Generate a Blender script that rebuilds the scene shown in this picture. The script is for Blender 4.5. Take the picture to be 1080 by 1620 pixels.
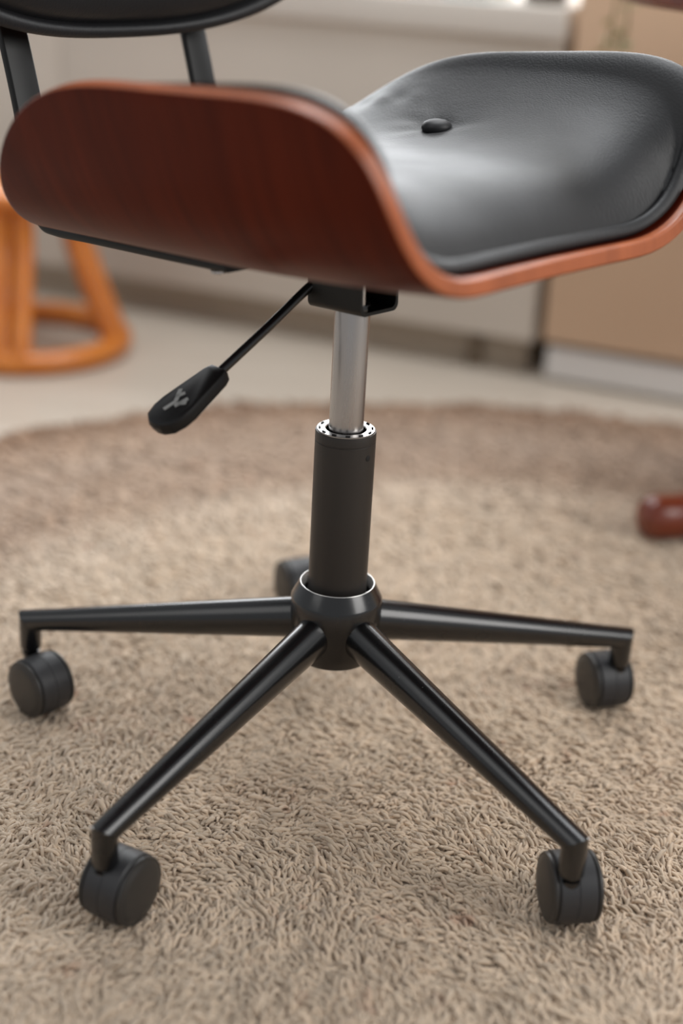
import bpy, bmesh, math, random
import numpy as np
from mathutils import Vector, Matrix

for o in list(bpy.data.objects):
    bpy.data.objects.remove(o)
SC = bpy.context.scene
COL = SC.collection
random.seed(7)
RNG = np.random.default_rng(7)
PI = math.pi

# ---------------------------------------------------------------- camera
cam = bpy.data.cameras.new('camera')
cam.sensor_fit = 'VERTICAL'
cam.sensor_height = 36.0
cam.lens = 2282.45 / 1620 * 36.0
cam.clip_start = 0.02
cam.dof.use_dof = True
cam.dof.focus_distance = 1.17
cam.dof.aperture_fstop = 1.7
cam_ob = bpy.data.objects.new('camera', cam)
COL.objects.link(cam_ob)
CR, CU, CF = (0.998449, 0.021634, 0.051304), (-0.055679, 0.387946, 0.919999), (0.0, 0.921428, -0.388549)
m = Matrix.Identity(4)
for i in range(3):
    m[i][0], m[i][1], m[i][2] = CR[i], CU[i], -CF[i]
m.translation = Vector((0.000093, -1.108791, 0.690164))
cam_ob.matrix_world = m
SC.camera = cam_ob

# ---------------------------------------------------------------- light, exposure
world = bpy.data.worlds.new('world')
SC.world = world
world.use_nodes = True
bg = world.node_tree.nodes['Background']
bg.inputs[0].default_value = (0.93, 0.96, 1.0, 1)
bg.inputs[1].default_value = 0.46


def area(name, loc, target, sx, sy, power, colour):
    l = bpy.data.lights.new(name, 'AREA')
    l.shape = 'RECTANGLE'
    l.size, l.size_y, l.energy, l.color = sx, sy, power, colour
    o = bpy.data.objects.new(name, l)
    COL.objects.link(o)
    o.location = loc
    o.rotation_euler = (Vector(target) - Vector(loc)).to_track_quat('-Z', 'Y').to_euler()
    return o


area('assumed_window_light_back', (0.37, 1.93, 1.17), (0.0, 1.0, 1.05), 3.3, 1.08, 92, (0.95, 0.975, 1.0))  # assumed daylight from behind, through a window that is out of view
area('ceiling_bounce_fill', (0.1, 1.0, 2.6), (0.1, 1.0, 0.0), 1.6, 1.2, 40, (0.96, 0.98, 1.0))  # added overhead fill, stands in for bounce off the ceiling; no lamp there
area('assumed_light_right', (2.35, -1.05, 1.7), (0.0, 0.1, 0.2), 1.4, 1.5, 40, (1.0, 0.98, 0.95))  # assumed daylight from the right: bare area light, no window built there
area('fill_light_left', (-2.3, -1.3, 2.2), (0.0, 0.2, 0.1), 1.4, 1.6, 8, (1.0, 0.98, 0.95))  # added weak fill from the left, no window on this side

SC.view_settings.view_transform = 'Standard'
SC.view_settings.look = 'None'
SC.view_settings.exposure = 0.03
SC.view_settings.gamma = 1.0
SC.view_settings.use_curve_mapping = False


# ---------------------------------------------------------------- materials
def srgb(r, g, b):
    f = lambda c: (c / 255 / 12.92) if c / 255 <= 0.04045 else ((c / 255 + 0.055) / 1.055) ** 2.4
    return (f(r), f(g), f(b), 1)


class Mat:
    def __init__(s, name, col=(0.5, 0.5, 0.5, 1), rough=0.5, metal=0.0, **kw):
        s.m = bpy.data.materials.new(name)
        s.m.use_nodes = True
        s.nt = s.m.node_tree
        s.b = s.nt.nodes['Principled BSDF']
        s.b.inputs['Base Color'].default_value = col
        s.b.inputs['Roughness'].default_value = rough
        s.b.inputs['Metallic'].default_value = metal
        for k, v in kw.items():
            s.b.inputs[k.replace('_', ' ')].default_value = v

    def n(s, t, **kw):
        nd = s.nt.nodes.new(t)
        for k, v in kw.items():
            setattr(nd, k, v)
        return nd

    def l(s, a, b):
        s.nt.links.new(a, b)

    def coords(s, kind='Object', scale=(1, 1, 1)):
        tc = s.n('ShaderNodeTexCoord')
        mp = s.n('ShaderNodeMapping')
        mp.inputs['Scale'].default_value = scale
        s.l(tc.outputs[kind], mp.inputs[0])
        return mp.outputs[0]

    def noise(s, vec, scale, detail=4, rough=0.5):
        nd = s.n('ShaderNodeTexNoise')
        nd.inputs['Scale'].default_value = scale
        nd.inputs['Detail'].default_value = detail
        nd.inputs['Roughness'].default_value = rough
        s.l(vec, nd.inputs['Vector'])
        return nd.outputs['Fac']

    def ramp(s, fac, stops):
        nd = s.n('ShaderNodeValToRGB')
        e = nd.color_ramp.elements
        while len(e) < len(stops):
            e.new(0.5)
        for el, (p, c) in zip(e, stops):
            el.position, el.color = p, c
        s.l(fac, nd.inputs[0])
        return nd.outputs[0]

    def bump(s, h, strength, dist=0.001):
        nd = s.n('ShaderNodeBump')
        nd.inputs['Strength'].default_value = strength
        nd.inputs['Distance'].default_value = dist
        s.l(h, nd.inputs['Height'])
        s.l(nd.outputs[0], s.b.inputs['Normal'])
        return nd

    def mix(s, fac, a, b, mode='MIX'):
        nd = s.n('ShaderNodeMix', data_type='RGBA', blend_type=mode)
        for i, v in ((0, fac), (6, a), (7, b)):
            if hasattr(v, 'links'):
                s.l(v, nd.inputs[i])
            else:
                nd.inputs[i].default_value = v
        return nd.outputs[2]


def wood(name, dark, light, rough, sc=(60, 5, 1), coat=0.3, kind='UV'):
    w = Mat(name, rough=rough, Coat_Weight=coat, Coat_Roughness=0.25)
    v = w.coords(kind, sc)
    f = w.noise(v, 1.0, 6, 0.6)
    f2 = w.noise(w.coords(kind, (sc[0] * .12, sc[1] * .6, sc[2])), 1.0, 3, 0.5)
    c1 = w.ramp(f, [(0.32, dark), (0.7, light)])
    c = w.mix(0.35, c1, w.ramp(f2, [(0.3, dark), (0.7, light)]))
    w.l(c, w.b.inputs['Base Color'])
    w.bump(f, 0.06, 0.0005)
    return w.m


M = {}
M['veneer'] = wood('veneer', srgb(62, 14, 3), srgb(95, 30, 8), 0.4, (90, 6, 1), 0.03)
M['veneer'].node_tree.nodes['Principled BSDF'].inputs['Specular IOR Level'].default_value = 0.08
M['veneer_edge'] = wood('veneer_edge', srgb(152, 76, 34), srgb(186, 99, 52), 0.38, (40, 40, 1), 0.25)
w = Mat('black_metal', srgb(13, 13, 14), 0.3, 0.0, Specular_IOR_Level=0.5, Coat_Weight=0.4, Coat_Roughness=0.16)
f = w.noise(w.coords('Object'), 420, 2)
speck = w.ramp(f, [(0.765, (0, 0, 0, 1)), (0.80, (1, 1, 1, 1))])
w.l(w.mix(speck, srgb(13, 13, 14), srgb(105, 105, 105)), w.b.inputs['Base Color'])
w.l(w.ramp(w.noise(w.coords('Object'), 25, 3), [(0.3, (0.23,) * 3 + (1,)), (0.7, (0.29,) * 3 + (1,))]), w.b.inputs['Roughness'])
w.bump(w.noise(w.coords('Object'), 1500, 2), 0.04, 0.0003)
M['black_metal'] = w.m
M['frame_metal'] = Mat('frame_metal', srgb(17, 17, 16), 0.42, Specular_IOR_Level=0.3).m
w = Mat('black_tube', srgb(40, 36, 33), 0.45, 0.0)
w.bump(w.noise(w.coords('Object'), 1800, 2), 0.05, 0.0003)
M['black_tube'] = w.m
w = Mat('black_plastic', srgb(44, 44, 46), 0.5)
w.bump(w.noise(w.coords('Object'), 1400, 2), 0.08, 0.0003)
M['plastic'] = w.m
M['lever_plastic'] = Mat('lever_plastic', srgb(17, 16, 16), 0.5, Specular_IOR_Level=0.3).m
M['cap_plastic'] = Mat('cap_plastic', srgb(46, 44, 42), 0.42).m
w = Mat('brushed_steel', srgb(176, 172, 170), 0.3, 1.0)
f = w.noise(w.coords('Object', (300, 300, 8)), 1.0, 3)
w.l(w.ramp(f, [(0.3, (0.24,) * 3 + (1,)), (0.7, (0.36,) * 3 + (1,))]), w.b.inputs['Roughness'])
w.bump(f, 0.05, 0.0002)
M['steel'] = w.m
M['chrome'] = Mat('chrome', srgb(190, 189, 187), 0.32, 1.0).m
M['bare_edge'] = Mat('worn_bare_metal', srgb(205, 203, 200), 0.35, 0.7).m
M['hole'] = Mat('dark_gap', srgb(10, 10, 10), 0.7).m
w = Mat('black_leather', srgb(25, 25, 27), 0.36, Specular_IOR_Level=0.54)
uv = w.coords('UV', (1, 1, 1))
vo = w.n('ShaderNodeTexVoronoi', feature='F1')
vo.inputs['Scale'].default_value = 520
w.l(uv, vo.inputs['Vector'])
big = w.noise(uv, 26, 3)
mm = w.n('ShaderNodeMath', operation='MULTIPLY_ADD')
w.l(vo.outputs['Distance'], mm.inputs[0])
mm.inputs[1].default_value = -0.5
w.l(big, mm.inputs[2])
w.bump(mm.outputs[0], 0.34, 0.0009)
w.l(w.ramp(w.noise(uv, 9, 3), [(0.3, (0.48,) * 3 + (1,)), (0.7, (0.57,) * 3 + (1,))]), w.b.inputs['Roughness'])
M['leather'] = w.m
M['print'] = Mat('white_print', srgb(170, 170, 166), 0.6).m

# setting
w = Mat('floor_vinyl', rough=0.42)
c = w.ramp(w.noise(w.coords('Object', (1.2, 9, 1)), 3, 5, 0.6), [(0.3, srgb(186, 174, 159)), (0.7, srgb(196, 185, 171))])
w.l(c, w.b.inputs['Base Color'])
M['floor'] = w.m


def paint(name, a, b, rough=0.55, sc=3):
    w = Mat(name, rough=rough)
    w.l(w.ramp(w.noise(w.coords('Object'), sc, 4), [(0.3, a), (0.7, b)]), w.b.inputs['Base Color'])
    w.bump(w.noise(w.coords('Object'), 180, 3), 0.06, 0.001)
    return w.m


M['wall'] = paint('wall_paint', srgb(205, 198, 188), srgb(212, 206, 197), 0.8)
M['greige'] = paint('greige_lacquer', srgb(199, 189, 177), srgb(206, 196, 184), 0.5)
M['greige_top'] = paint('greige_worktop', srgb(204, 196, 187), srgb(210, 203, 194), 0.8)
M['kick'] = paint('toe_kick', srgb(168, 153, 135), srgb(176, 161, 143), 0.6)
M['tan'] = paint('tan_board', srgb(205, 173, 144), srgb(210, 179, 150), 0.55)
M['plinth'] = paint('plinth_white', srgb(220, 216, 212), srgb(226, 222, 218), 0.4)
M['cane'] = wood('honey_cane', srgb(186, 96, 20), srgb(214, 130, 44), 0.35, (20, 20, 20), 0.4, 'Object')
M['redwood'] = wood('red_wood', srgb(92, 34, 15), srgb(128, 54, 26), 0.25, (6, 40, 40), 0.5, 'Object')
M['leaf'] = paint('leaf_green', srgb(160, 162, 110), srgb(196, 192, 148), 0.5, 40)
M['stem'] = Mat('stem', srgb(118, 112, 70), 0.6).m
M['pot'] = paint('pot_glaze', srgb(206, 200, 190), srgb(214, 209, 200), 0.3)
M['soil'] = Mat('soil', srgb(58, 44, 34), 0.95).m
M['blue'] = Mat('blue_card', srgb(70, 150, 178), 0.5).m
M['orange'] = Mat('orange_card', srgb(214, 150, 92), 0.5).m
M['lilac'] = Mat('lilac_card', srgb(196, 188, 196), 0.5).m
M['darkfabric'] = Mat('dark_fabric', srgb(66, 56, 40), 0.9).m
M['foot_grey'] = Mat('foot_plastic', srgb(118, 102, 84), 0.6).m
M['pages'] = Mat('pages', srgb(226, 220, 208), 0.8).m


def rug_mat(name, shade):
    w = Mat(name, rough=0.92, Specular_IOR_Level=0.2, Sheen_Weight=0.25, Sheen_Roughness=0.5)
    geo = w.n('ShaderNodeNewGeometry')
    pos = geo.outputs['Position']
    sub = w.n('ShaderNodeVectorMath', operation='SUBTRACT')
    w.l(pos, sub.inputs[0])
    sub.inputs[1].default_value = (0.198, 0.014, 0)
    mul = w.n('ShaderNodeVectorMath', operation='MULTIPLY')
    w.l(sub.outputs[0], mul.inputs[0])
    mul.inputs[1].default_value = (1, 1, 0)
    ln = w.n('ShaderNodeVectorMath', operation='LENGTH')
    w.l(mul.outputs[0], ln.inputs[0])
    wob = w.n('ShaderNodeMath', operation='MULTIPLY_ADD')
    w.l(w.noise(pos, 22, 3), wob.inputs[0])
    wob.inputs[1].default_value = 0.05
    w.l(ln.outputs['Value'], wob.inputs[2])
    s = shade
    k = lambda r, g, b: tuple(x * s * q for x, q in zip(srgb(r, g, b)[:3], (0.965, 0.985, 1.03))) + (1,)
    ring = w.ramp(wob.outputs[0], [(0.0, k(212, 190, 163)), (0.55, k(217, 197, 172)), (0.655, k(218, 199, 176)),
                                   (0.725, k(188, 163, 140)), (0.86, k(194, 171, 150)), (0.955, k(182, 154, 130)), (1.0, k(158, 126, 100))])
    c = w.mix(w.ramp(w.noise(pos, 5, 3), [(0.35, (0,) * 3 + (1,)), (0.75, (0.35,) * 3 + (1,))]), ring, k(196, 170, 143))
    red = w.ramp(w.noise(pos, 38, 2), [(0.66, (0,) * 3 + (1,)), (0.78, (0.45,) * 3 + (1,))])
    c = w.mix(red, c, k(176, 124, 96))
    rnd = w.n('ShaderNodeAttribute', attribute_type='INSTANCER', attribute_name='tint')
    rr = w.ramp(rnd.outputs['Fac'], [(0, (0.82,) * 3 + (1,)), (1, (1.12, 1.1, 1.08, 1))])
    c = w.mix(1.0, c, rr, 'MULTIPLY') if shade == 1 else c
    w.l(c, w.b.inputs['Base Color'])
    return w.m


M['pile'] = rug_mat('rug_pile', 1)
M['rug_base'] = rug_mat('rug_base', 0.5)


# ---------------------------------------------------------------- helpers
def tag(o, label=None, cat=None, group=None, kind=None):
    for k, v in (('label', label), ('category', cat), ('group', group), ('kind', kind)):
        if v:
            o[k] = v
    return o


def empty(name, loc, label, cat, group=None):
    o = bpy.data.objects.new(name, None)
    o.empty_display_size = 0.05
    COL.objects.link(o)
    o.location = loc
    return tag(o, label, cat, group)


def wpos(o):
    p = Vector((0, 0, 0))
    while o is not None:
        p += o.location
        o = o.parent
    return p


class MB:
    """collects shapes given in world coordinates; build() links them as one mesh"""

    def __init__(s):
        s.v, s.f, s.uv, s.mi = [], [], {}, []

    def add(s, vs, fs, mi=0, uvs=None):
        b = len(s.v)
        s.v += [tuple(map(float, p)) for p in vs]
        for f in fs:
            s.f.append([b + i for i in f])
            s.mi.append(mi)
        if uvs is not None:
            for i, u in enumerate(uvs):
                s.uv[b + i] = u
        return s

    def build(s, name, mats, parent=None, smooth=35, bevel=0, label=None):
        me = bpy.data.meshes.new(name)
        off = wpos(parent) if parent else Vector((0, 0, 0))
        me.from_pydata([(x - off.x, y - off.y, z - off.z) for x, y, z in s.v], [], s.f)
        if not isinstance(mats, (list, tuple)):
            mats = [mats]
        for mt in mats:
            me.materials.append(mt)
        me.polygons.foreach_set('material_index', s.mi)
        if s.uv:
            ul = me.uv_layers.new(name='UVMap')
            vi = np.empty(len(me.loops), np.int32)
            me.loops.foreach_get('vertex_index', vi)
            arr = np.array([s.uv.get(int(i), (0, 0)) for i in vi], np.float32)
            ul.data.foreach_set('uv', arr.ravel())
        bm = bmesh.new()
        bm.from_mesh(me)
        bmesh.ops.recalc_face_normals(bm, faces=bm.faces)
        if bevel:
            es = [e for e in bm.edges if len(e.link_faces) == 2 and e.calc_face_angle(0) > 0.6]
            bmesh.ops.bevel(bm, geom=es, offset=bevel, segments=3, profile=0.5, affect='EDGES', clamp_overlap=True)
        for e in bm.edges:
            e.smooth = not (len(e.link_faces) == 2 and e.calc_face_angle(0) > math.radians(smooth))
        for fc in bm.faces:
            fc.smooth = smooth > 0
        bm.to_mesh(me)
        bm.free()
        o = bpy.data.objects.new(name, me)
        COL.objects.link(o)
        if parent:
            o.parent = parent
        if label:
            o['label'] = label
        return o


def frame(d):
    d = Vector(d).normalized()
    a = Vector((0, 0, 1)) if abs(d.z) < 0.9 else Vector((1, 0, 0))
    x = a.cross(d).normalized()
    y = d.cross(x)
    return x, y, d


def add_box(mb, c, size, X=(1, 0, 0), Y=(0, 1, 0), Z=(0, 0, 1), mi=0):
    c, X, Y, Z = Vector(c), Vector(X), Vector(Y), Vector(Z)
    vs = [c + X * (sx * size[0] / 2) + Y * (sy * size[1] / 2) + Z * (sz * size[2] / 2)
          for sx in (-1, 1) for sy in (-1, 1) for sz in (-1, 1)]
    fs = [(0, 1, 3, 2), (4, 6, 7, 5), (0, 4, 5, 1), (2, 3, 7, 6), (0, 2, 6, 4), (1, 5, 7, 3)]
    return mb.add(vs, fs, mi)


def add_lathe(mb, c, prof, axis=(0, 0, 1), n=64, mi=0, cap=True):
    """prof = [(radius, height along axis)]"""
    x, y, d = frame(axis)
    c = Vector(c)
    vs = []
    for r, h in prof:
        for i in range(n):
            t = 2 * PI * i / n
            vs.append(c + d * h + x * (r * math.cos(t)) + y * (r * math.sin(t)))
    fs = []
    for k in range(len(prof) - 1):
        for i in range(n):
            j = (i + 1) % n
            fs.append((k * n + i, k * n + j, (k + 1) * n + j, (k + 1) * n + i))
    if cap:
        fs.append(tuple(range(n - 1, -1, -1)))
        fs.append(tuple((len(prof) - 1) * n + i for i in range(n)))
    return mb.add(vs, fs, mi)


def smooth_path(pts, sub=6):
    pts = [np.array(p, float) for p in pts]
    P = [2 * pts[0] - pts[1]] + pts + [2 * pts[-1] - pts[-2]]
    out = []
    for i in range(1, len(P) - 2):
        for k in range(sub):
            t = k / sub
            a, b, c, d = P[i - 1], P[i], P[i + 1], P[i + 2]
            out.append(0.5 * (2 * b + (c - a) * t + (2 * a - 5 * b + 4 * c - d) * t * t + (3 * b - a - 3 * c + d) * t ** 3))
    out.append(pts[-1])
    return out


def add_tube(mb, pts, radii, n=16, mi=0, closed=False, section=None, up=None):
    """sweeps a circle (or section [(x, y)]) along pts"""
    pts = [Vector(p) for p in pts]
    N = len(pts)
    if not hasattr(radii, '__len__'):
        radii = [radii] * N
    sec = section or [(math.cos(2 * PI * i / n), math.sin(2 * PI * i / n)) for i in range(n)]
    n = len(sec)
    vs, px = [], None
    for i, p in enumerate(pts):
        if closed:
            t = pts[(i + 1) % N] - pts[i - 1]
        else:
            t = pts[min(i + 1, N - 1)] - pts[max(i - 1, 0)]
        t.normalize()
        if up is not None:
            x = Vector(up)
            x = (x - t * x.dot(t)).normalized()
        elif px is None:
            x = frame(t)[0]
        else:
            x = (px - t * px.dot(t)).normalized()
        px = x
        y = t.cross(x)
        for a, b in sec:
            vs.append(p + x * (a * radii[i]) + y * (b * radii[i]))
    fs = []
    for k in range(N if closed else N - 1):
        k2 = (k + 1) % N
        for i in range(n):
            j = (i + 1) % n
            fs.append((k * n + i, k * n + j, k2 * n + j, k2 * n + i))
    if not closed:
        fs.append(tuple(range(n - 1, -1, -1)))
        fs.append(tuple((N - 1) * n + i for i in range(n)))
    return mb.add(vs, fs, mi)


def rrect(w, h, r, k=4):
    out = []
    for cx, cy, a0 in ((w / 2 - r, h / 2 - r, 0), (-w / 2 + r, h / 2 - r, 90), (-w / 2 + r, -h / 2 + r, 180), (w / 2 - r, -h / 2 + r, 270)):
        for i in range(k + 1):
            a = math.radians(a0 + 90 * i / k)
            out.append((cx + r * math.cos(a), cy + r * math.sin(a)))
    return out


# ---------------------------------------------------------------- setting
FZ = -0.025
DV = Vector((math.cos(math.radians(-21.6)), math.sin(math.radians(-21.6)), 0))   # along the cabinet fronts
NV = Vector((DV.y, -DV.x, 0))                                                    # out of the fronts, towards the chair
TA = Vector((0.314, 1.196, 0))


def along(a, out, z):
    p = TA + DV * a + NV * out
    return Vector((p.x, p.y, z))


def struct(name, mb, mat, bevel=0):
    return tag(mb.build(name, mat, None, bevel=bevel), kind='structure')


mb = MB()
add_box(mb, (0.0, 0.2, FZ - 0.02), (5.4, 5.0, 0.04))
struct('floor', mb, M['floor'])
mb = MB()
WA0, WA1, WZ0, WZ1, WO = -1.9, 1.6, 0.63, 1.72, -0.66  # extent of the assumed window opening, out of view
add_box(mb, along(-0.25, WO, (FZ + WZ0) / 2), (4.7, 0.1, WZ0 - FZ), DV, NV, (0, 0, 1))
add_box(mb, along(-0.25, WO, (WZ1 + 2.5) / 2), (4.7, 0.1, 2.5 - WZ1), DV, NV, (0, 0, 1))
add_box(mb, along((-2.6 + WA0) / 2, WO, (WZ0 + WZ1) / 2), (WA0 + 2.6, 0.1, WZ1 - WZ0), DV, NV, (0, 0, 1))
add_box(mb, along((WA1 + 2.1) / 2, WO, (WZ0 + WZ1) / 2), (2.1 - WA1, 0.1, WZ1 - WZ0), DV, NV, (0, 0, 1))
struct('wall_back', mb, M['wall'])

mb = MB()
for a_ in (WA0 + 0.03, WA0 + (WA1 - WA0) / 3, WA0 + (WA1 - WA0) * 2 / 3, WA1 - 0.03):
    add_box(mb, along(a_, WO, (WZ0 + WZ1) / 2), (0.06, 0.06, WZ1 - WZ0), DV, NV, (0, 0, 1))
for z_ in (WZ0 + 0.03, WZ1 - 0.03):
    add_box(mb, along((WA0 + WA1) / 2, WO, z_), (WA1 - WA0, 0.055, 0.06), DV, NV, (0, 0, 1))
struct('assumed_window_1', mb, M['plinth'])  # assumed window frame, out of view, added with the back light

# low cabinet with worktop and recessed toe kick
cab = empty('low_cabinet', along(-1.0, -0.3, FZ), 'long low greige cabinet with overhanging worktop and dark toe kick along the back', 'cabinet')
x0, x1 = -2.3, -0.016
nd = 4
for i in range(nd):
    a0, a1 = x1 - (i + 1) * 0.9, x1 - i * 0.9
    a0 = max(a0, x0)
    if a1 - a0 < 0.05:
        break
    mb = MB()
    add_box(mb, along((a0 + a1) / 2, -0.01, (0.038 + 0.512) / 2), (a1 - a0 - 0.002, 0.02, 0.474), DV, NV, (0, 0, 1))
    mb.build('front_panel', M['greige'], cab, bevel=0.002)
mb = MB()
add_box(mb, along((x0 + x1) / 2, -0.31, (0.036 + 0.512) / 2), (x1 - x0, 0.578, 0.476), DV, NV, (0, 0, 1))
mb.build('carcass', M['greige'], cab)
mb = MB()
add_box(mb, along((x0 + x1) / 2, -0.2925, 0.5375), (x1 - x0 + 0.006, 0.615, 0.05), DV, NV, (0, 0, 1))
mb.build('worktop', M['greige_top'], cab, bevel=0.004, label='lighter greige worktop')
mb = MB()
add_box(mb, along((x0 + x1) / 2 - 0.01, -0.2, (0.036 + FZ) / 2), (x1 - x0 - 0.02, 0.30, 0.036 - FZ), DV, NV, (0, 0, 1))
mb.build('toe_kick', M['kick'], cab, label='dark recessed toe kick')
mb = MB()
add_lathe(mb, along(-0.125, -0.042, FZ), [(0.016, 0), (0.016, 0.010), (0.010, 0.014), (0.010, 0.061)], n=20)
mb.build('levelling_foot', M['foot_grey'], cab)

# tall tan cupboard with white plinth
tan = empty('tan_cupboard', along(0.5, -0.3, FZ), 'plain tan cupboard on a white plinth, right of the low greige cabinet', 'cupboard')
mb = MB()
add_box(mb, along(0.602, -0.005, (0.046 + 0.86) / 2), (1.2, 0.022, 0.814), DV, NV, (0, 0, 1))
mb.build('door', M['tan'], tan, bevel=0.002)
mb = MB()
add_box(mb, along(0.602, -0.31, (0.04 + 0.86) / 2), (1.2, 0.588, 0.82), DV, NV, (0, 0, 1))
mb.build('carcass', M['tan'], tan)
mb = MB()
add_box(mb, along(0.605, -0.3, (0.034 + FZ + 0.006) / 2), (1.194, 0.59, 0.034 - FZ - 0.006), DV, NV, (0, 0, 1))
mb.build('plinth', M['plinth'], tan, bevel=0.003, label='white plinth')
mb = MB()
add_box(mb, along(0.605, -0.31, FZ + 0.02), (1.19, 0.56, 0.04), DV, NV, (0, 0, 1))
mb.build('plinth_shadow_block', M['hole'], tan)  # near-black block puts the shadow line under the plinth into colour

# little things on the worktop
WT = 0.5625


def booklet(a, out, size, z, cover, rot, label, name='booklet', cat='booklet'):
    c, s_ = math.cos(rot), math.sin(rot)
    X = DV * c + NV * s_
    Y = NV * c - DV * s_
    r = empty(name, along(a, out, z), label, cat)
    mb = MB()
    add_box(mb, along(a, out, z + size[2] / 2), (size[0] - 0.004, size[1] - 0.004, size[2] - 0.003), X, Y)
    mb.build('pages', M['pages'], r)
    mb = MB()
    add_box(mb, along(a, out, z + 0.00075), (size[0], size[1], 0.0015), X, Y)
    add_box(mb, along(a, out, z + size[2] - 0.00075), (size[0], size[1], 0.0015), X, Y)
    add_box(mb, along(a, out, z + size[2] / 2) - X * (size[0] / 2 - 0.00075), (0.0015, size[1], size[2]), X, Y)
    mb.build('cover', cover, r)
    return r


booklet(-0.173, -0.06, (0.07, 0.11, 0.016), WT, M['blue'], 0.06, 'small blue booklet lying on the worktop of the low cabinet')
booklet(-0.317, -0.055, (0.06, 0.10, 0.014), WT, M['orange'], -0.05, 'small orange booklet lying on the worktop of the low cabinet')
booklet(-0.245, -0.055, (0.06, 0.11, 0.012), WT, M['lilac'], 0.03, 'pale lilac booklet between the orange one and the blue one')
mb = MB()
prof = [(0.030, 0), (0.034, 0.004), (0.036, 0.02), (0.036, 0.065), (0.038, 0.07), (0.038, 0.075), (0.034, 0.075), (0.033, 0.01)]
add_lathe(mb, along(-0.066, -0.055, WT), prof, n=28)
tag(mb.build('cup', M['darkfabric']), 'dark brown cup at the right end of the low cabinet worktop', 'cup')

# ---------------------------------------------------------------- rug
RC = (0.198, 0.014)
RR = 1.0
rug = empty('round_rug', (RC[0], RC[1], FZ), 'round beige shag rug with a taupe border ring under the office chair', 'rug')
mb = MB()
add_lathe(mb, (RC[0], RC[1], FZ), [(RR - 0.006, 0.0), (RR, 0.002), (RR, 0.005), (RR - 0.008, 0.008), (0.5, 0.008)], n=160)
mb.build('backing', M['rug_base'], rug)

# pile: points with a lean field, each carrying one bent strand instance
cpos = np.array((0.0, -1.1088, 0.690))
Rv, Uv, Fv = (np.array(x) for x in (CR, CU, CF))


def grid_pts(pitch):
    g = np.arange(-RR, RR, pitch)
    X, Y = np.meshgrid(g, g)
    P = np.stack([X.ravel(), Y.ravel()], 1) + RNG.uniform(-.5, .5, (X.size, 2)) * pitch
    P = P[np.hypot(P[:, 0], P[:, 1]) < RR - 0.002]
    return P + np.array(RC)


def in_view(P, marg=0.13):
    d = np.c_[P, np.full(len(P), -0.014)] - cpos
    z = d @ Fv
    u, v = (d @ Rv) / z, (d @ Uv) / z
    hx, hy = 540 / 2282.45 + marg, 810 / 2282.45 + marg
    return (z > 0.2) & (abs(u) < hx) & (abs(v) < hy), z


fine = grid_pts(0.0029)
iv, z = in_view(fine)
fine = fine[iv]
z = z[iv]
keep = RNG.random(len(fine)) < np.clip(1.35 / z, 0.45, 1) ** 1.6      # thinner where it is far and blurred
fine, zf = fine[keep], z[keep]
coarse = grid_pts(0.0052)
iv, z = in_view(coarse)
coarse = coarse[~iv]
P = np.concatenate([fine, coarse])
sc = np.concatenate([np.clip(zf / 1.25, 1, 1.5), np.full(len(coarse), 1.45)])


def vnoise(P, freq, seed):
    r = np.random.default_rng(seed)
    T = r.uniform(-1, 1, (64, 64))
    q = P * freq + 100
    i = np.floor(q).astype(int)
    t = q - i
    t = t * t * (3 - 2 * t)
    g = lambda a, b: T[(i[:, 0] + a) % 64, (i[:, 1] + b) % 64]
    return (g(0, 0) * (1 - t[:, 0]) * (1 - t[:, 1]) + g(1, 0) * t[:, 0] * (1 - t[:, 1])
            + g(0, 1) * (1 - t[:, 0]) * t[:, 1] + g(1, 1) * t[:, 0] * t[:, 1])


yaw = 2.6 + 1.7 * vnoise(P, 3.1, 1) + 1.2 * vnoise(P, 11, 2) + 0.8 * vnoise(P, 45, 3) + RNG.normal(0, 0.40, len(P))
tilt = 0.68 + 0.25 * vnoise(P, 14, 4) + 0.35 * vnoise(P, 70, 6) + RNG.normal(0, 0.25, len(P))
tilt = np.clip(tilt, -0.1, 1.15)
# casters press the pile down
CASTERS = [('back', (-0.042, 0.290), 205), ('left', (-0.267, 0.048), 226.2), ('front_left', (-0.148, -0.236), -27.7),
           ('front_right', (0.188, -0.209), 189), ('right', (0.262, 0.117), 197.4)]
for _, (cx, cy), _a in CASTERS:
    d = np.hypot(P[:, 0] - cx, P[:, 1] - cy)
    tilt = tilt + 0.5 * np.exp(-(d / 0.022) ** 2)
size = sc * np.exp(RNG.normal(0, 0.16, len(P)))
tint = np.clip(RNG.normal(0.5, 0.24, len(P)) + 0.25 * vnoise(P, 90, 8), 0, 1)
pm = bpy.data.meshes.new('pile')
pm.from_pydata([(x - RC[0], y - RC[1], 0.007) for x, y in P], [], [])
for nm, arr, tp in (('yaw', yaw, 'FLOAT'), ('tilt', tilt, 'FLOAT'), ('size', size, 'FLOAT'), ('tint', tint, 'FLOAT')):
    at = pm.attributes.new(nm, tp, 'POINT')
    at.data.foreach_set('value', np.asarray(arr, np.float32))
pm.materials.append(M['pile'])
pile = bpy.data.objects.new('pile', pm)
COL.objects.link(pile)
pile.parent = rug
pile['kind'] = 'stuff'


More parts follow.
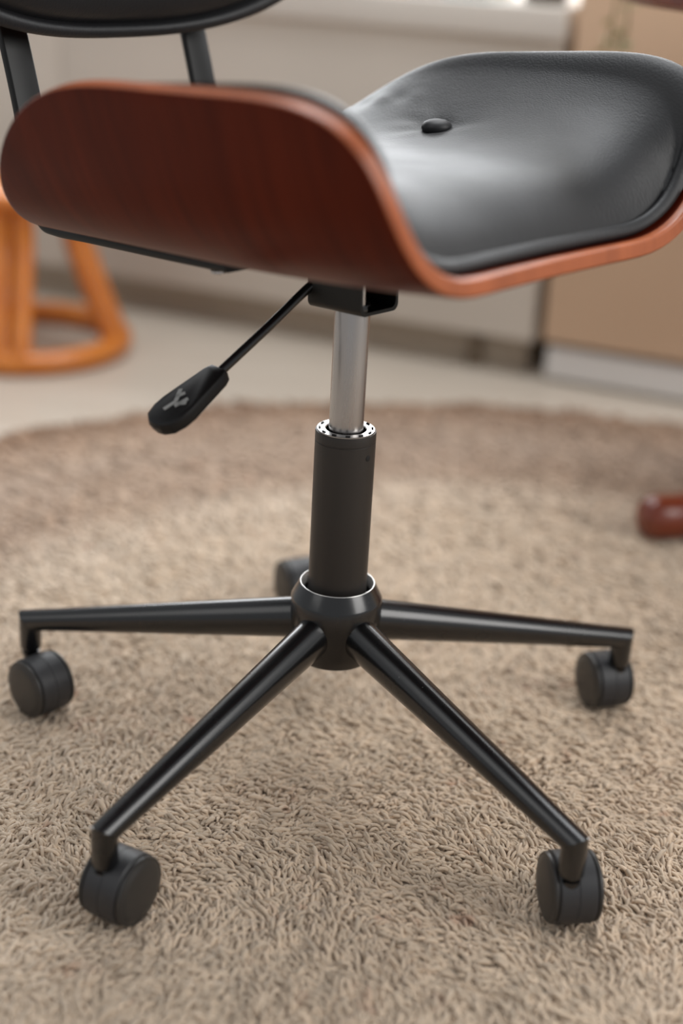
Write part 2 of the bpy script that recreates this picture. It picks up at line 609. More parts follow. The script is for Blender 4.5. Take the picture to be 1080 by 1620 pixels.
def strand_mesh(i):
    """a bent, lightly twisted strand of yarn with a blunt end"""
    r = random.Random(40 + i)
    n, K, L = 5, 6, 0.0106
    bend = 1.2 + 0.8 * r.random()
    side = r.uniform(-0.9, 0.9)
    vs, fs = [], []
    x = z = y = 0.0
    for k in range(K):
        t = k / (K - 1)
        ang = bend * t ** 1.3
        if k:
            x += math.sin(ang) * L / (K - 1)
            z += math.cos(ang) * L / (K - 1)
            y += side * t * L / (K - 1)
        rad = 0.00122 * (0.95, 1.0, 1.1, 1.2, 1.1, 0.75)[k]
        for a in range(n):
            th = 2 * PI * a / n + t * 1.4
            vs.append((x + math.cos(th) * rad * math.cos(ang), y + math.sin(th) * rad, z - math.cos(th) * rad * math.sin(ang)))
    for k in range(K - 1):
        for a in range(n):
            b = (a + 1) % n
            fs.append((k * n + a, k * n + b, (k + 1) * n + b, (k + 1) * n + a))
    fs.append(tuple((K - 1) * n + a for a in range(n)))
    me = bpy.data.meshes.new('yarn_strand')
    me.from_pydata(vs, [], fs)
    me.polygons.foreach_set('use_smooth', [True] * len(me.polygons))
    me.materials.append(M['pile'])
    return bpy.data.objects.new('yarn_strand', me)      # not linked to the scene: only the source of the instances


ng = bpy.data.node_groups.new('pile_nodes', 'GeometryNodeTree')
ng.interface.new_socket('Geometry', in_out='INPUT', socket_type='NodeSocketGeometry')
ng.interface.new_socket('Geometry', in_out='OUTPUT', socket_type='NodeSocketGeometry')
N = ng.nodes.new
gi, go = N('NodeGroupInput'), N('NodeGroupOutput')
g2i = N('GeometryNodeGeometryToInstance')
for i in range(4):
    oi = N('GeometryNodeObjectInfo')
    oi.inputs['Object'].default_value = strand_mesh(i)
    ng.links.new(oi.outputs['Geometry'], g2i.inputs[0])
iop = N('GeometryNodeInstanceOnPoints')
iop.inputs['Pick Instance'].default_value = True


def attr(nm):
    a = N('GeometryNodeInputNamedAttribute')
    a.data_type = 'FLOAT'
    a.inputs['Name'].default_value = nm
    return a.outputs['Attribute']


cx = N('ShaderNodeCombineXYZ')
ng.links.new(attr('tilt'), cx.inputs[1])
ng.links.new(attr('yaw'), cx.inputs[2])
rv = N('FunctionNodeRandomValue')
rv.data_type = 'INT'
rv.inputs[4].default_value = 0
rv.inputs[5].default_value = 3
ng.links.new(gi.outputs[0], iop.inputs['Points'])
ng.links.new(g2i.outputs[0], iop.inputs['Instance'])
ng.links.new(rv.outputs[2], iop.inputs['Instance Index'])
e2r = N('FunctionNodeEulerToRotation')
ng.links.new(cx.outputs[0], e2r.inputs[0])
ng.links.new(e2r.outputs[0], iop.inputs['Rotation'])
ng.links.new(attr('size'), iop.inputs['Scale'])
ng.links.new(iop.outputs[0], go.inputs[0])
md = pile.modifiers.new('pile', 'NODES')
md.node_group = ng

# ---------------------------------------------------------------- office chair
chair = empty('office_chair', (0, 0, 0), 'swivel office chair with curved reddish wood shell, black leather cushion and five-caster base', 'chair')
A = 0.7300593
TAU = 0.0541879
FW = Vector((math.cos(A), -math.sin(A), 0))      # where the seat faces
LT = Vector((math.sin(A), math.cos(A), 0))       # across the seat, away from the camera


def L3(s, t, z):
    return FW * s + LT * t + Vector((0, 0, z))


TF = (FW * math.cos(TAU) + Vector((0, 0, math.sin(TAU))))
TZ = (Vector((0, 0, math.cos(TAU))) - FW * math.sin(TAU))

# --- seat: developed coordinates (s forward, w across), bent like the plywood
A_S, TAU_S, SCO, Z0, HS, NE, NR = 0.689971, 0.0403486, -0.0193849, 0.4431857, 0.2056244, 4.53525, 3.28467
W0, W1, PHI, WS, TAPER, WF, SKEW, ROLL = 0.0846288, 0.2588574, 1.2472316, 0.2975, -0.0016151, -0.2000311, 0.0356167, -0.0145892
_g = np.linspace(0, .5, 1001)
_t = np.clip((_g - W0) / (W1 - W0), 0, 1)
_a = PHI * _t * _t * (3 - 2 * _t)
_Y = np.concatenate([[0], np.cumsum((np.cos(_a)[1:] + np.cos(_a)[:-1]) / 2 * .0005)])
_Z = np.concatenate([[0], np.cumsum((np.sin(_a)[1:] + np.sin(_a)[:-1]) / 2 * .0005)])
FWn, LTn = np.array((math.cos(A_S), -math.sin(A_S), 0)), np.array((math.sin(A_S), math.cos(A_S), 0))
FWb, LTb = np.array(FW), np.array(LT)


def seat_surf(s, w):
    s, w = np.asarray(s, float), np.asarray(w, float)
    aw = np.abs(w)
    y, z = np.sign(w) * np.interp(aw, _g, _Y), np.interp(aw, _g, _Z)
    z = z - WF * np.maximum(0, s) ** 2 + ROLL * y
    S = s + SCO
    s2, z2 = S * math.cos(TAU_S) - z * math.sin(TAU_S), S * math.sin(TAU_S) + z * math.cos(TAU_S)
    return s2[..., None] * FWn + y[..., None] * LTn + (Z0 + z2)[..., None] * np.array((0, 0, 1.))


def seat_norm(s, w):
    e = 1e-3
    a = seat_surf(s + e, w) - seat_surf(s - e, w)
    b = seat_surf(s, w + e) - seat_surf(s, w - e)
    n = np.cross(a, b)
    n /= np.linalg.norm(n, axis=-1, keepdims=True)
    return n        # points to the sitter's side (checked below)


if seat_norm(np.array(0.), np.array(0.))[2] < 0:
    _sn = seat_norm
    seat_norm = lambda s, w: -_sn(s, w)

NA = 200
th = np.linspace(0, 2 * PI, NA, endpoint=False)
cs, sn = np.cos(th), np.sin(th)
NN = np.where(cs > 0, NE, NR)
Sx = np.sign(cs) * np.abs(cs) ** (2 / NN)
Wx = np.sign(sn) * np.abs(sn) ** (2 / NN)
SE = Sx * (HS - TAPER * Wx * Wx) + SKEW * Wx * Wx
WE = Wx * WS
# outward direction of the outline in the developed plane
tx, tw = np.roll(SE, -1) - np.roll(SE, 1), np.roll(WE, -1) - np.roll(WE, 1)
ln = np.hypot(tx, tw)
OX, OW = tw / ln, -tx / ln
flip = np.sign((OX * SE + OW * WE).mean())
OX, OW = OX * flip, OW * flip


def dev_polar(rho, inset=0.0):
    k = SKEW * (Wx * rho) ** 2
    s = Sx * rho * (HS - TAPER * Wx * Wx) + k - OX * inset * rho
    w_ = WE * rho - OW * inset * rho
    return s, w_


def rings_mesh(mb, rings, uvs, mi_of=None, close_a=None, close_b=None):
    """rings: list of (NA,3) arrays joined in order"""
    n = len(rings[0])
    vs = np.concatenate(rings)
    fs, mis = [], []
    for k in range(len(rings) - 1):
        for i in range(n):
            j = (i + 1) % n
            mb_f = (k * n + i, k * n + j, (k + 1) * n + j, (k + 1) * n + i)
            fs.append(mb_f)
            mis.append(mi_of(k) if mi_of else 0)
    b = len(mb.v)
    mb.add(vs, [], 0, np.concatenate(uvs))
    for f_, mi in zip(fs, mis):
        mb.f.append([b + q for q in f_])
        mb.mi.append(mi)
    if close_a is not None:
        mb.f.append([b + i for i in range(n)][::-1])
        mb.mi.append(close_a)
    if close_b is not None:
        mb.f.append([b + (len(rings) - 1) * n + i for i in range(n)])
        mb.mi.append(close_b)


TH = 0.013
mb = MB()
rings, uvs, kinds = [], [], []
R2 = TH / 2
RF = 0.0028
RIM = [(-RF + RF * math.sin(a), RF - RF * math.cos(a)) for a in np.linspace(0, PI / 2, 6)[1:]] + \
      [(-RF + RF * math.cos(a), TH - RF + RF * math.sin(a)) for a in np.linspace(0, PI / 2, 6)[:-1]]
for rho in np.linspace(0.02, 1, 34) ** 0.8:
    s, w_ = dev_polar(rho, RF)
    rings.append(seat_surf(s, w_))
    uvs.append(np.c_[s, w_])
    kinds.append(0)
for k, (dl_, h_) in enumerate(RIM):
    s, w_ = dev_polar(1.0, -dl_)
    rings.append(seat_surf(s, w_) + seat_norm(s, w_) * h_)
    uvs.append(np.c_[s, w_])
    kinds.append(1 if k >= 2 else 0)
for rho in (np.linspace(0.02, 1, 34) ** 0.8)[::-1]:
    s, w_ = dev_polar(rho, RF)
    rings.append(seat_surf(s, w_) + seat_norm(s, w_) * TH)
    uvs.append(np.c_[s, w_])
    kinds.append(0)
rings_mesh(mb, rings, uvs, lambda k: 1 if 36 <= k <= 44 else 0, 0, 0)
shell = mb.build('seat_shell', [M['veneer'], M['veneer_edge']], chair, smooth=80, label='curved reddish brown plywood seat shell')

# --- seat cushion
INS = 0.011
BUT = [(-0.004, 0.135), (-0.004, -0.135)]


FRONT = (Sx > 0) * np.clip((0.290 - np.abs(WE)) / 0.085, 0, 1)      # 1 along the front edge, 0 along sides and rear
FRONT = FRONT * FRONT * (3 - 2 * FRONT)
LAPT = np.clip((SE / HS + 0.65) / 1.5, 0, 1)
LAPT = LAPT * LAPT * (3 - 2 * LAPT)
LAP = 0.0060 - 0.0100 * LAPT                                             # the cushion laps over the side rims
LAP = np.where(WE > 0, LAP - 0.002, LAP)
INSV = INS * FRONT + LAP * (1 - FRONT)
UPn = np.array(TZ)


def cush_pos(q, fr, s, w):
    """top of the cushion over the developed point (s, w); q = 1 at its outline"""
    d = np.asarray((1 - min(q, 1)) * 0.222, float) + np.zeros_like(s)
    dd = np.clip(d - 0.0125, 0, 1)
    flange = 0.011 * np.sqrt(np.clip(1 - ((d - 0.007) / 0.0072) ** 2, 0, 1))
    nf = np.where(d < 0.0125, np.maximum(flange, 0.004), np.maximum(flange, 0.006 + 0.012 * (1 - np.exp(-dd / 0.02))))
    ft = np.clip((s / HS + 0.65) / 1.5, 0, 1)
    ns_ = (0.0070 + 0.0065 * ft * ft * (3 - 2 * ft)) * np.sqrt(np.clip(1 - (1 - np.clip(d / 0.016, 0, 1)) ** 2, 0, 1)) + 0.0005
    nn = fr * nf + (1 - fr) * ns_
    aw = np.clip(np.abs(w) / WS, 0, 1)
    half, halfr = HS * (1 - aw ** NE) ** (1 / NE), HS * (1 - aw ** NR) ** (1 / NR)
    df = np.clip(half + SKEW * aw ** 2 - s - 0.022, 0, 1)
    dr = np.clip(halfr - SKEW * aw ** 2 + s + 0.002, 0, 1)
    # foam fills the bend up to a shallow bowl, then thins out towards the rims
    yb, zb_, an_ = np.interp(np.abs(w), _g, _Y), np.interp(np.abs(w), _g, _Z), np.interp(np.abs(w), _g, _a)
    tb, zl = yb - (TH + nn) * np.sin(an_), zb_ + (TH + nn) * np.cos(an_)
    bowl = 0.0745 + 0.060 * (np.clip(tb - 0.065, 0, 1) / 0.135) ** 2
    x_ = bowl - zl
    hh = 0.5 * (x_ + np.sqrt(x_ * x_ + 0.006 ** 2)) * (1 - np.exp(-df / 0.034)) ** 0.75 * (1 - np.exp(-dr / 0.045))
    ed = np.clip((WS - 0.003 - np.abs(w)) / 0.05, 0, 1)
    # the padding has crept towards the far side, where it stands a little proud of the rim
    u_ = np.clip((w - 0.19) / 0.10, 0, 1)
    lift = 0.0088 * u_ * u_ * (3 - 2 * u_) * (1 - np.exp(-np.clip(0.205 - s, 0, 1) / 0.035)) * (1 - np.exp(-np.clip(s + 0.15, 0, 1) / 0.05))
    hh = np.where(w > 0, (hh ** 3 + lift ** 3) ** (1 / 3), hh * ed * ed * (3 - 2 * ed))
    for bs, bw in BUT:
        r = np.sqrt((s - bs) ** 2 + (w - bw) ** 2)
        an = np.arctan2(w - bw, s - bs)
        hh = hh - 0.0055 * np.exp(-(r / 0.012) ** 2) - 0.003 * np.exp(-(r / 0.034) ** 2) + 0.0005 * np.cos(7 * an + 1) * np.exp(-((r - 0.028) / 0.018) ** 2)
    for sgn in (-1, 1):                                  # soft folds where the leather turns up into the side
        a_ = (w * sgn - 0.185) / 0.014
        hh = hh - 0.0014 * np.exp(-a_ * a_) * np.sin(s * 150 + w * 60 + 1.0) * np.exp(-((s + 0.10) / 0.05) ** 2)
    return seat_surf(s, w) + seat_norm(s, w) * (TH + nn)[..., None] + hh[..., None] * UPn


rh = 1 - np.concatenate([np.linspace(0, 0.012, 9)[0:], np.linspace(0.0145, 0.04, 12), np.linspace(0.045, 0.22, 36)]) / 0.222
rh = np.concatenate([rh, [0.004]])
NAc = NA
mb = MB()
rings, uvs = [], []
s, w_ = dev_polar(1.0, 0.016)
rings.append(seat_surf(s, w_) + seat_norm(s, w_) * (TH + 0.0005))
uvs.append(np.c_[s, w_])
for q in rh:
    s, w_ = dev_polar(q, INSV)
    rings.append(cush_pos(q, FRONT, s, w_))
    uvs.append(np.c_[s, w_])
rings_mesh(mb, rings, uvs, None, None, 0)
cush = mb.build('seat_cushion', M['leather'], chair, smooth=80, label='black leather seat cushion')
for bs, bw in BUT:
    n_ = Vector(TZ)
    p_ = cush_pos(0.3, np.array([0.0]), np.array([bs]), np.array([bw]))[0] + np.array(TZ) * 0.0012
    mb = MB()
    add_lathe(mb, p_, [(0.0100, -0.003), (0.0120, 0.0), (0.0130, 0.003), (0.0126, 0.0052), (0.0105, 0.0076), (0.007, 0.0092), (0.003, 0.0099), (0.0004, 0.010)],
              n_, 40)
    mb.build('button', M['leather'], cush, smooth=60)

# --- mechanism under the seat
mech = MB()
U = L3(0, 0, 0)
zb = 0.397
BL, BW_, BH = 0.056, 0.044, 0.046
sec = []
r = 0.006
outer = [(-BW_ / 2, BH)] + [(-BW_ / 2 + r - r * math.cos(a), r - r * math.sin(a)) for a in np.linspace(0, PI / 2, 6)] + \
        [(BW_ / 2 - r + r * math.sin(a), r - r * math.cos(a)) for a in np.linspace(0, PI / 2, 6)] + [(BW_ / 2, BH)]
tk = 0.0028
inner = [(x * (1 - 2 * tk / BW_), max(y, 0) * (1 - tk / BH) + tk) for x, y in outer][::-1]
sec = outer + inner
vs, fs = [], []
for k, s_ in enumerate((-BL / 2, BL / 2)):
    for y, z in sec:
        vs.append(Vector((0, 0, zb)) + TF * s_ + LT * y + TZ * z)
n = len(sec)
for i in range(n):
    j = (i + 1) % n
    fs.append((i, j, n + j, n + i))
h = n // 2
for k in (0, 1):
    for i in range(h - 1):
        q = (i, i + 1, n - 2 - i, n - 1 - i)
        fs.append(tuple(k * n + a for a in q))
mech.add(vs, fs)
add_box(mech, Vector((0, 0, zb)) + TF * (-BL / 2 + 0.0014) + TZ * (BH / 2), (0.0028, BW_ - 0.004, BH - 0.004), TF, LT, TZ)
mo = mech.build('seat_bracket', M['frame_metal'], chair, smooth=40, label='black steel channel under the seat')
mb = MB()
c0 = Vector((0, 0, zb)) + TF * (BL / 2 - 0.006) - LT * (BW_ / 2 - 0.0075)
add_lathe(mb, c0 + TZ * 0.008, [(0.0032, 0), (0.0034, 0.002), (0.0034, 0.036)], TZ, 18)
mb.build('bolt', M['steel'], mo, label='bare steel bolt')
mb = MB()
add_lathe(mb, c0 + TZ * 0.0026, [(0.0052, 0), (0.0058, 0.002), (0.0052, 0.0055)], TZ, 6)
mb.build('bolt_nut', M['black_metal'], mo)
mb = MB()
add_box(mb, Vector((0, 0, zb)) + TZ * (BH - 0.0045) - TF * 0.01, (0.15, 0.15, 0.005), TF, LT, TZ)
mb.build('mounting_plate', M['frame_metal'], mo, bevel=0.0015)

# --- gas lift
gl = MB()
add_lathe(gl, (0, 0, 0), [(0.0235, 0.10), (0.025, 0.112), (0.025, 0.2868), (0.0246, 0.2872), (0.0246, 0.2878), (0.025, 0.2882), (0.025, 0.2945),
                          (0.0247, 0.2958), (0.0238, 0.2962)], n=96)
glo = gl.build('gas_cylinder', M['black_tube'], chair, smooth=30, label='matt black gas lift cylinder')
mb = MB()
add_lathe(mb, (0, 0, 0), [(0.0240, 0.2955), (0.0240, 0.2967), (0.0236, 0.2970), (0.0172, 0.2970), (0.0165, 0.2962), (0.0142, 0.2962)], n=96)
mb.build('end_cap', M['chrome'], glo, label='shiny steel end ring')
mb = MB()
for k in range(14):
    a0 = 2 * PI * k / 12
    pts = [(0.0216 * math.cos(a0 + t), 0.0216 * math.sin(a0 + t), 0.2971) for t in np.linspace(0, 0.17, 5)]
    add_tube(mb, pts, 1.0, section=[(-0.0007, -0.0007), (0.0007, -0.0007), (0.0007, 0.0007), (-0.0007, 0.0007)], up=(0, 0, 1))
mb.build('crimp_slots', M['hole'], glo)
mb = MB()
an = math.radians(-40)
c0 = Vector((0.0250 * math.cos(an), 0.0250 * math.sin(an), 0.2775))
add_lathe(mb, c0, [(0.0026, -0.0006), (0.0026, 0.0002), (0.0018, 0.0005)], (math.cos(an), math.sin(an), 0), 16)
mb.build('dimple', M['hole'], glo)
mb = MB()
add_lathe(mb, (0, 0, 0), [(0.0142, 0.285), (0.0142, 0.400), (0.0138, 0.402)], n=96)
mb.build('gas_piston', M['steel'], chair, smooth=30, label='brushed steel gas lift piston')

# --- five-star base
hub = MB()
add_lathe(hub, (0, 0, 0), [(0.0262, 0.148), (0.0283, 0.1505), (0.0310, 0.1580), (0.0318, 0.1583), (0.0324, 0.1575), (0.0382, 0.1462), (0.0390, 0.1446), (0.0390, 0.128),
                           (0.0375, 0.118), (0.0350, 0.100), (0.0338, 0.0925), (0.0322, 0.0896), (0.0300, 0.0884), (0.02, 0.0880)], n=96)
ho = hub.build('base_hub', M['black_metal'], chair, smooth=32, label='black steel hub of the base')
mb = MB()
add_lathe(mb, (0, 0, 0), [(0.0281, 0.1510), (0.0307, 0.1582), (0.0311, 0.1588), (0.0317, 0.1588), (0.0320, 0.1584)], n=96, cap=False)
mb.build('worn_rim', M['bare_edge'], ho, label='worn pale rim of the hub')

TH0 = 1.6278990068
RT = 0.2911
ARMZ0, ARMZ1 = 0.1215, 0.0660
AR0, AR1, AW0 = 0.0192, 0.0100, 0.0158
for k in range(5):
    an = TH0 + 2 * PI * k / 5
    d = Vector((math.cos(an), math.sin(an), 0))
    sd = Vector((-d.y, d.x, 0))
    R_END = RT + 0.0102
    am = MB()
    n, K = 40, 14
    vs, fs = [], []
    SR = 0.0100
    for i in range(K):
        t = i / (K - 1)
        r0 = 0.020 + t * (RT - 0.020)
        tt = (r0 - 0.02) / (RT - 0.02)
        cz = ARMZ0 + (ARMZ1 - ARMZ0) * tt
        ra = AR0 + (AR1 - AR0) * tt
        for j in range(n):
            a = 2 * PI * j / n
            lx = (AW0 + (AR1 - AW0) * tt) * math.cos(a)
            rr = r0
            if i == K - 1:                               # mitred end follows the round socket
                rr = RT + math.sqrt(max(0, SR ** 2 - min(abs(lx), SR) ** 2))
                cz2 = cz + (ARMZ1 - ARMZ0) / (RT - 0.02) * (rr - RT)
                vs.append(d * rr + sd * lx + Vector((0, 0, cz2 + ra * math.sin(a))))
            else:
                vs.append(d * rr + sd * lx + Vector((0, 0, cz + ra * math.sin(a))))
    for i in range(K - 1):
        for j in range(n):
            j2 = (j + 1) % n
            fs.append((i * n + j, i * n + j2, (i + 1) * n + j2, (i + 1) * n + j))
    fs.append(tuple(range(n))[::-1])
    fs.append(tuple((K - 1) * n + j for j in range(n)))
    am.add(vs, fs)
    ao = am.build('base_arm', M['black_metal'], chair, smooth=40)
    sm = MB()
    vs, fs = [], []
    prof = [(0.0066, 0.0372), (0.0090, 0.0378), (0.0100, 0.0400)]
    for r_, z_ in prof:
        for j in range(n):
            a = 2 * PI * j / n
            vs.append(d * (RT + r_ * math.cos(a)) + sd * (r_ * math.sin(a)) + Vector((0, 0, z_)))
    for j in range(n):
        a = 2 * PI * j / n
        lx, rr = SR * math.sin(a), RT + SR * math.cos(a)
        cz = ARMZ1 + (ARMZ1 - ARMZ0) / (RT - 0.02) * (rr - RT)
        vs.append(d * rr + sd * lx + Vector((0, 0, cz + math.sqrt(max(0, AR1 ** 2 - lx ** 2)) * 0.96)))
    for i in range(3):
        for j in range(n):
            j2 = (j + 1) % n
            fs.append((i * n + j, i * n + j2, (i + 1) * n + j2, (i + 1) * n + j))
    fs.append(tuple(range(n))[::-1])
    fs.append(tuple(3 * n + j for j in range(n)))
    sm.add(vs, fs)
    sm.build('arm_socket', M['black_metal'], ao, smooth=40)
    if k in (2, 3):                                      # chipped edge at the mitre of the two front arms
        cm = MB()
        pts = []
        for a in np.linspace(0.15, 0.75, 6) * (1 if k == 3 else -1):
            lx, rr = SR * math.sin(a), RT + SR * math.cos(a)
            cz = ARMZ1 + (ARMZ1 - ARMZ0) / (RT - 0.02) * (rr - RT) + math.sqrt(max(0, AR1 ** 2 - lx ** 2))
            pts.append(d * rr + sd * lx + Vector((0, 0, cz - 0.0002)))
        add_tube(cm, pts, [0.0003, 0.0007, 0.0009, 0.0009, 0.0007, 0.0003], 8)
        cm.build('chipped_edge', M['bare_edge'], ao, label='bare metal chip at the arm end')

    # caster
    nm, (cx_, cy_), face = CASTERS[k]
    C0 = Vector((cx_, cy_, 0.0145))
    ax = Vector((math.cos(math.radians(face)), math.sin(math.radians(face)), 0))
    ce = bpy.data.objects.new('caster', None)
    ce.empty_display_size = 0.02
    COL.objects.link(ce)
    ce.parent = chair
    ce.location = C0
    RW = 0.0268
    for sg in (-1, 1):
        mb = MB()
        add_lathe(mb, C0, [(0.006, 0.003), (0.0245, 0.003), (0.0256, 0.0042), (0.0256, 0.0140), (0.0240, 0.0144), (0.0240, 0.0152), (0.0264, 0.0154),
                           (RW, 0.0160), (RW, 0.0172), (0.0262, 0.0184), (0.0252, 0.0188),
                           (0.0246, 0.0186), (0.0240, 0.0188), (0.0228, 0.0197), (0.018, 0.0206), (0.009, 0.0212), (0.001, 0.0213)], ax * sg, 56)
        mb.build('wheel', M['cap_plastic'], ce, smooth=38)
    # hood: barrel between the wheels, open towards the ground
    pin = d * RT
    to_pin = Vector((pin.x - cx_, pin.y - cy_, 0))
    tr = Vector((-ax.y, ax.x, 0))
    if tr.dot(to_pin) < 0:
        tr = -tr
    mb = MB()
    vs, fs = [], []
    hw, ro, ri = 0.0146, 0.0276, 0.0262
    NS = 44
    for i in range(NS + 1):
        a = math.radians(-48 + 276 * i / NS)
        dirv = tr * math.cos(a) + Vector((0, 0, 1)) * math.sin(a)
        for (hh, rr) in ((-hw, ri), (-hw, ro - 0.0012), (-hw + 0.0012, ro), (-0.0004, ro), (0, ro - 0.0004), (0.0004, ro), (hw - 0.0012, ro), (hw, ro - 0.0012), (hw, ri)):
            vs.append(C0 + ax * hh + dirv * rr)
    q = 9
    for i in range(NS):
        for j in range(q):
            j2 = (j + 1) % q
            fs.append((i * q + j, i * q + j2, (i + 1) * q + j2, (i + 1) * q + j))
    fs.append(tuple(range(q)))
    fs.append(tuple(NS * q + j for j in range(q)))
    mb.add(vs, fs)
    mb.build('hood', M['plastic'], ce, smooth=30)
    mb = MB()
    add_lathe(mb, C0, [(0.0075, -0.009), (0.0075, 0.009)], ax, 24)
    mb.build('axle', M['plastic'], ce)
    mb = MB()
    ps = Vector((pin.x, pin.y, 0))
    add_lathe(mb, ps, [(0.0030, 0.013), (0.0064, 0.0225), (0.0080, 0.0320), (0.0082, 0.0345), (0.0060, 0.0352), (0.0060, 0.0385)], (0, 0, 1), 32)
    mb.build('caster_stem', M['black_metal'], ce, smooth=40)

# --- back supports: bars that run under the seat and rise behind it
for sg in (-1, 1):
    t = 0.098 * sg
    path = smooth_path([L3(-0.028, t, 0.4385), L3(-0.10, t, 0.4345), L3(-0.19, t, 0.4300), L3(-0.235, t, 0.4275), L3(-0.256, t, 0.431), L3(-0.267, t, 0.452),
                        L3(-0.285, t, 0.520), L3(-0.303, t, 0.575), L3(-0.330, t, 0.650), L3(-0.352, t, 0.710)], 8)
    mb = MB()
    add_tube(mb, path, 1.0, section=rrect(0.0075, 0.027, 0.0022, 3), up=tuple(TZ * 0.5 + FW))
    bo = mb.build('back_support', M['frame_metal'], chair, smooth=40)
    mb = MB()
    add_lathe(mb, L3(-0.05, t, 0.432), [(0.0045, 0.0), (0.006, -0.001), (0.006, -0.003), (0.003, -0.0045)], tuple(TZ), 18)
    mb.build('screw', M['steel'], bo)

# --- backrest, only its lower edge shows
BLN = math.tan(math.radians(19))
BZ0 = 0.742


def back_surf(u, v):
    """u across, v up along the lean"""
    z = BZ0 + v * math.cos(math.radians(19))
    s_ = -0.358 - v * math.sin(math.radians(19)) + 0.95 * np.abs(u) ** 2.0
    return s_[..., None] * FWb + u[..., None] * LTb + z[..., None] * np.array((0, 0, 1.))


def back_norm(u, v):
    e = 1e-3
    n = np.cross(back_surf(u + e, v) - back_surf(u - e, v), back_surf(u, v + e) - back_surf(u, v - e))
    n /= np.linalg.norm(n, axis=-1, keepdims=True)
    return n * np.sign((n @ FWb))[..., None]


NB = 2.5
BU = np.sign(cs) * np.abs(cs) ** (2 / NB) * 0.262
BV = np.sign(sn) * np.abs(sn) ** (2 / NB) * 0.182
tb_u, tb_v = np.roll(BU, -1) - np.roll(BU, 1), np.roll(BV, -1) - np.roll(BV, 1)
lb = np.hypot(tb_u, tb_v)
BOU, BOV = tb_v / lb, -tb_u / lb
fl = np.sign((BOU * BU + BOV * BV).mean())
BOU, BOV = BOU * fl, BOV * fl
mb = MB()
rings, uvs = [], []
for rho in np.linspace(0.03, 1, 22):
    u, v = BU * rho - BOU * (R2 + 0.007) * rho, BV * rho - BOV * (R2 + 0.007) * rho
    rings.append(back_surf(u, v)); uvs.append(np.c_[u, v])
for k in range(1, 10):
    ph = -PI / 2 + PI * k / 10
    u, v = BU - BOU * (R2 * (1 - math.cos(ph)) + 0.007), BV - BOV * (R2 * (1 - math.cos(ph)) + 0.007)
    rings.append(back_surf(u, v) + back_norm(u, v) * (R2 + R2 * math.sin(ph))); uvs.append(np.c_[u, v])
for rho in np.linspace(0.03, 1, 22)[::-1]:
    u, v = BU * rho - BOU * (R2 + 0.007) * rho, BV * rho - BOV * (R2 + 0.007) * rho
    rings.append(back_surf(u, v) + back_norm(u, v) * TH); uvs.append(np.c_[u, v])
rings_mesh(mb, rings, uvs, lambda k: 1 if 22 <= k <= 31 else 0, 0, 0)
mb.build('backrest_shell', [M['veneer'], M['veneer_edge']], chair, smooth=80)
mb = MB()
rings, uvs = [], []
for i, q in enumerate(np.concatenate([[1.0], rh])):
    u, v = BU * q + BOU * 0.001 * q, BV * q + BOV * 0.001 * q
    d = (1 - min(q, 1)) * 0.19
    if i == 0:
        T = np.full(NA, 0.0005)
    else:
        fl_ = 0.008 * math.sqrt(max(0, 1 - ((d - 0.006) / 0.0062) ** 2))
        T = np.full(NA, max(fl_ if d < 0.0125 else 0, 0.004 if d < 0.0125 else 0.008 + 0.04 * (1 - math.exp(-(d - 0.0125) / 0.035)) ** 0.7))
    rings.append(back_surf(u, v) + back_norm(u, v) * (TH + T)[:, None]); uvs.append(np.c_[u, v])
rings_mesh(mb, rings, uvs, None, None, 0)
mb.build('backrest_cushion', M['leather'], chair, smooth=80, label='black leather back cushion')

# --- height lever
P0, P1 = L3(-0.024, -0.012, 0.4185), L3(-0.048, -0.1, 0.349)
dl = (P1 - P0).normalized()
mb = MB()
pd = (L3(-0.053, -0.155, 0.318) - P1).normalized()
add_tube(mb, smooth_path([L3(-0.010, 0.01, 0.424), P0, P0.lerp(P1, 0.5), P1, P1 + pd * 0.02], 6), 0.0038, 18)
lv = mb.build('height_lever', M['black_metal'], chair, smooth=50, label='black height lever')
side = pd.cross(Vector((0, 0, 1))).normalized()
upv = side.cross(pd).normalized()
if upv.z < 0:
    upv, side = -upv, -side
# paddle: kite outline, flat top, thick rim
PL = 0.066
outl = [(-0.006, -0.0085), (-0.006, 0.0085), (0.000, 0.0115), (0.040, 0.0185), (0.050, 0.0185), (0.060, 0.0150), (PL - 0.001, 0.0075), (PL, 0.0),
        (PL - 0.001, -0.0075), (0.060, -0.0150), (0.050, -0.0185), (0.040, -0.0185), (0.000, -0.0115)]
mb = MB()
vs, fs = [], []
lay = [(0.80, -0.0075), (0.97, -0.0055), (1.0, 0.001), (0.97, 0.0048), (0.86, 0.0058)]
n = len(outl)
for k_, h_ in lay:
    for a, b in outl:
        vs.append(P1 + pd * ((a - 0.03) * k_ + 0.03) + side * (b * k_) + upv * h_)
for i in range(len(lay) - 1):
    for j in range(n):
        j2 = (j + 1) % n
        fs.append((i * n + j, i * n + j2, (i + 1) * n + j2, (i + 1) * n + j))
fs.append(tuple(range(n))[::-1])
fs.append(tuple((len(lay) - 1) * n + j for j in range(n)))
mb.add(vs, fs)
mb.build('lever_paddle', M['lever_plastic'], lv, smooth=25, bevel=0.0008)
mb = MB()


def glyph(a0, b0, a1, b1, w_=0.0017):
    p, q = P1 + pd * a0 + side * b0 + upv * 0.0060, P1 + pd * a1 + side * b1 + upv * 0.0060
    t = (q - p).normalized()
    add_box(mb, (p + q) / 2, ((q - p).length, w_ * 2, 0.0008), t, upv.cross(t), upv)


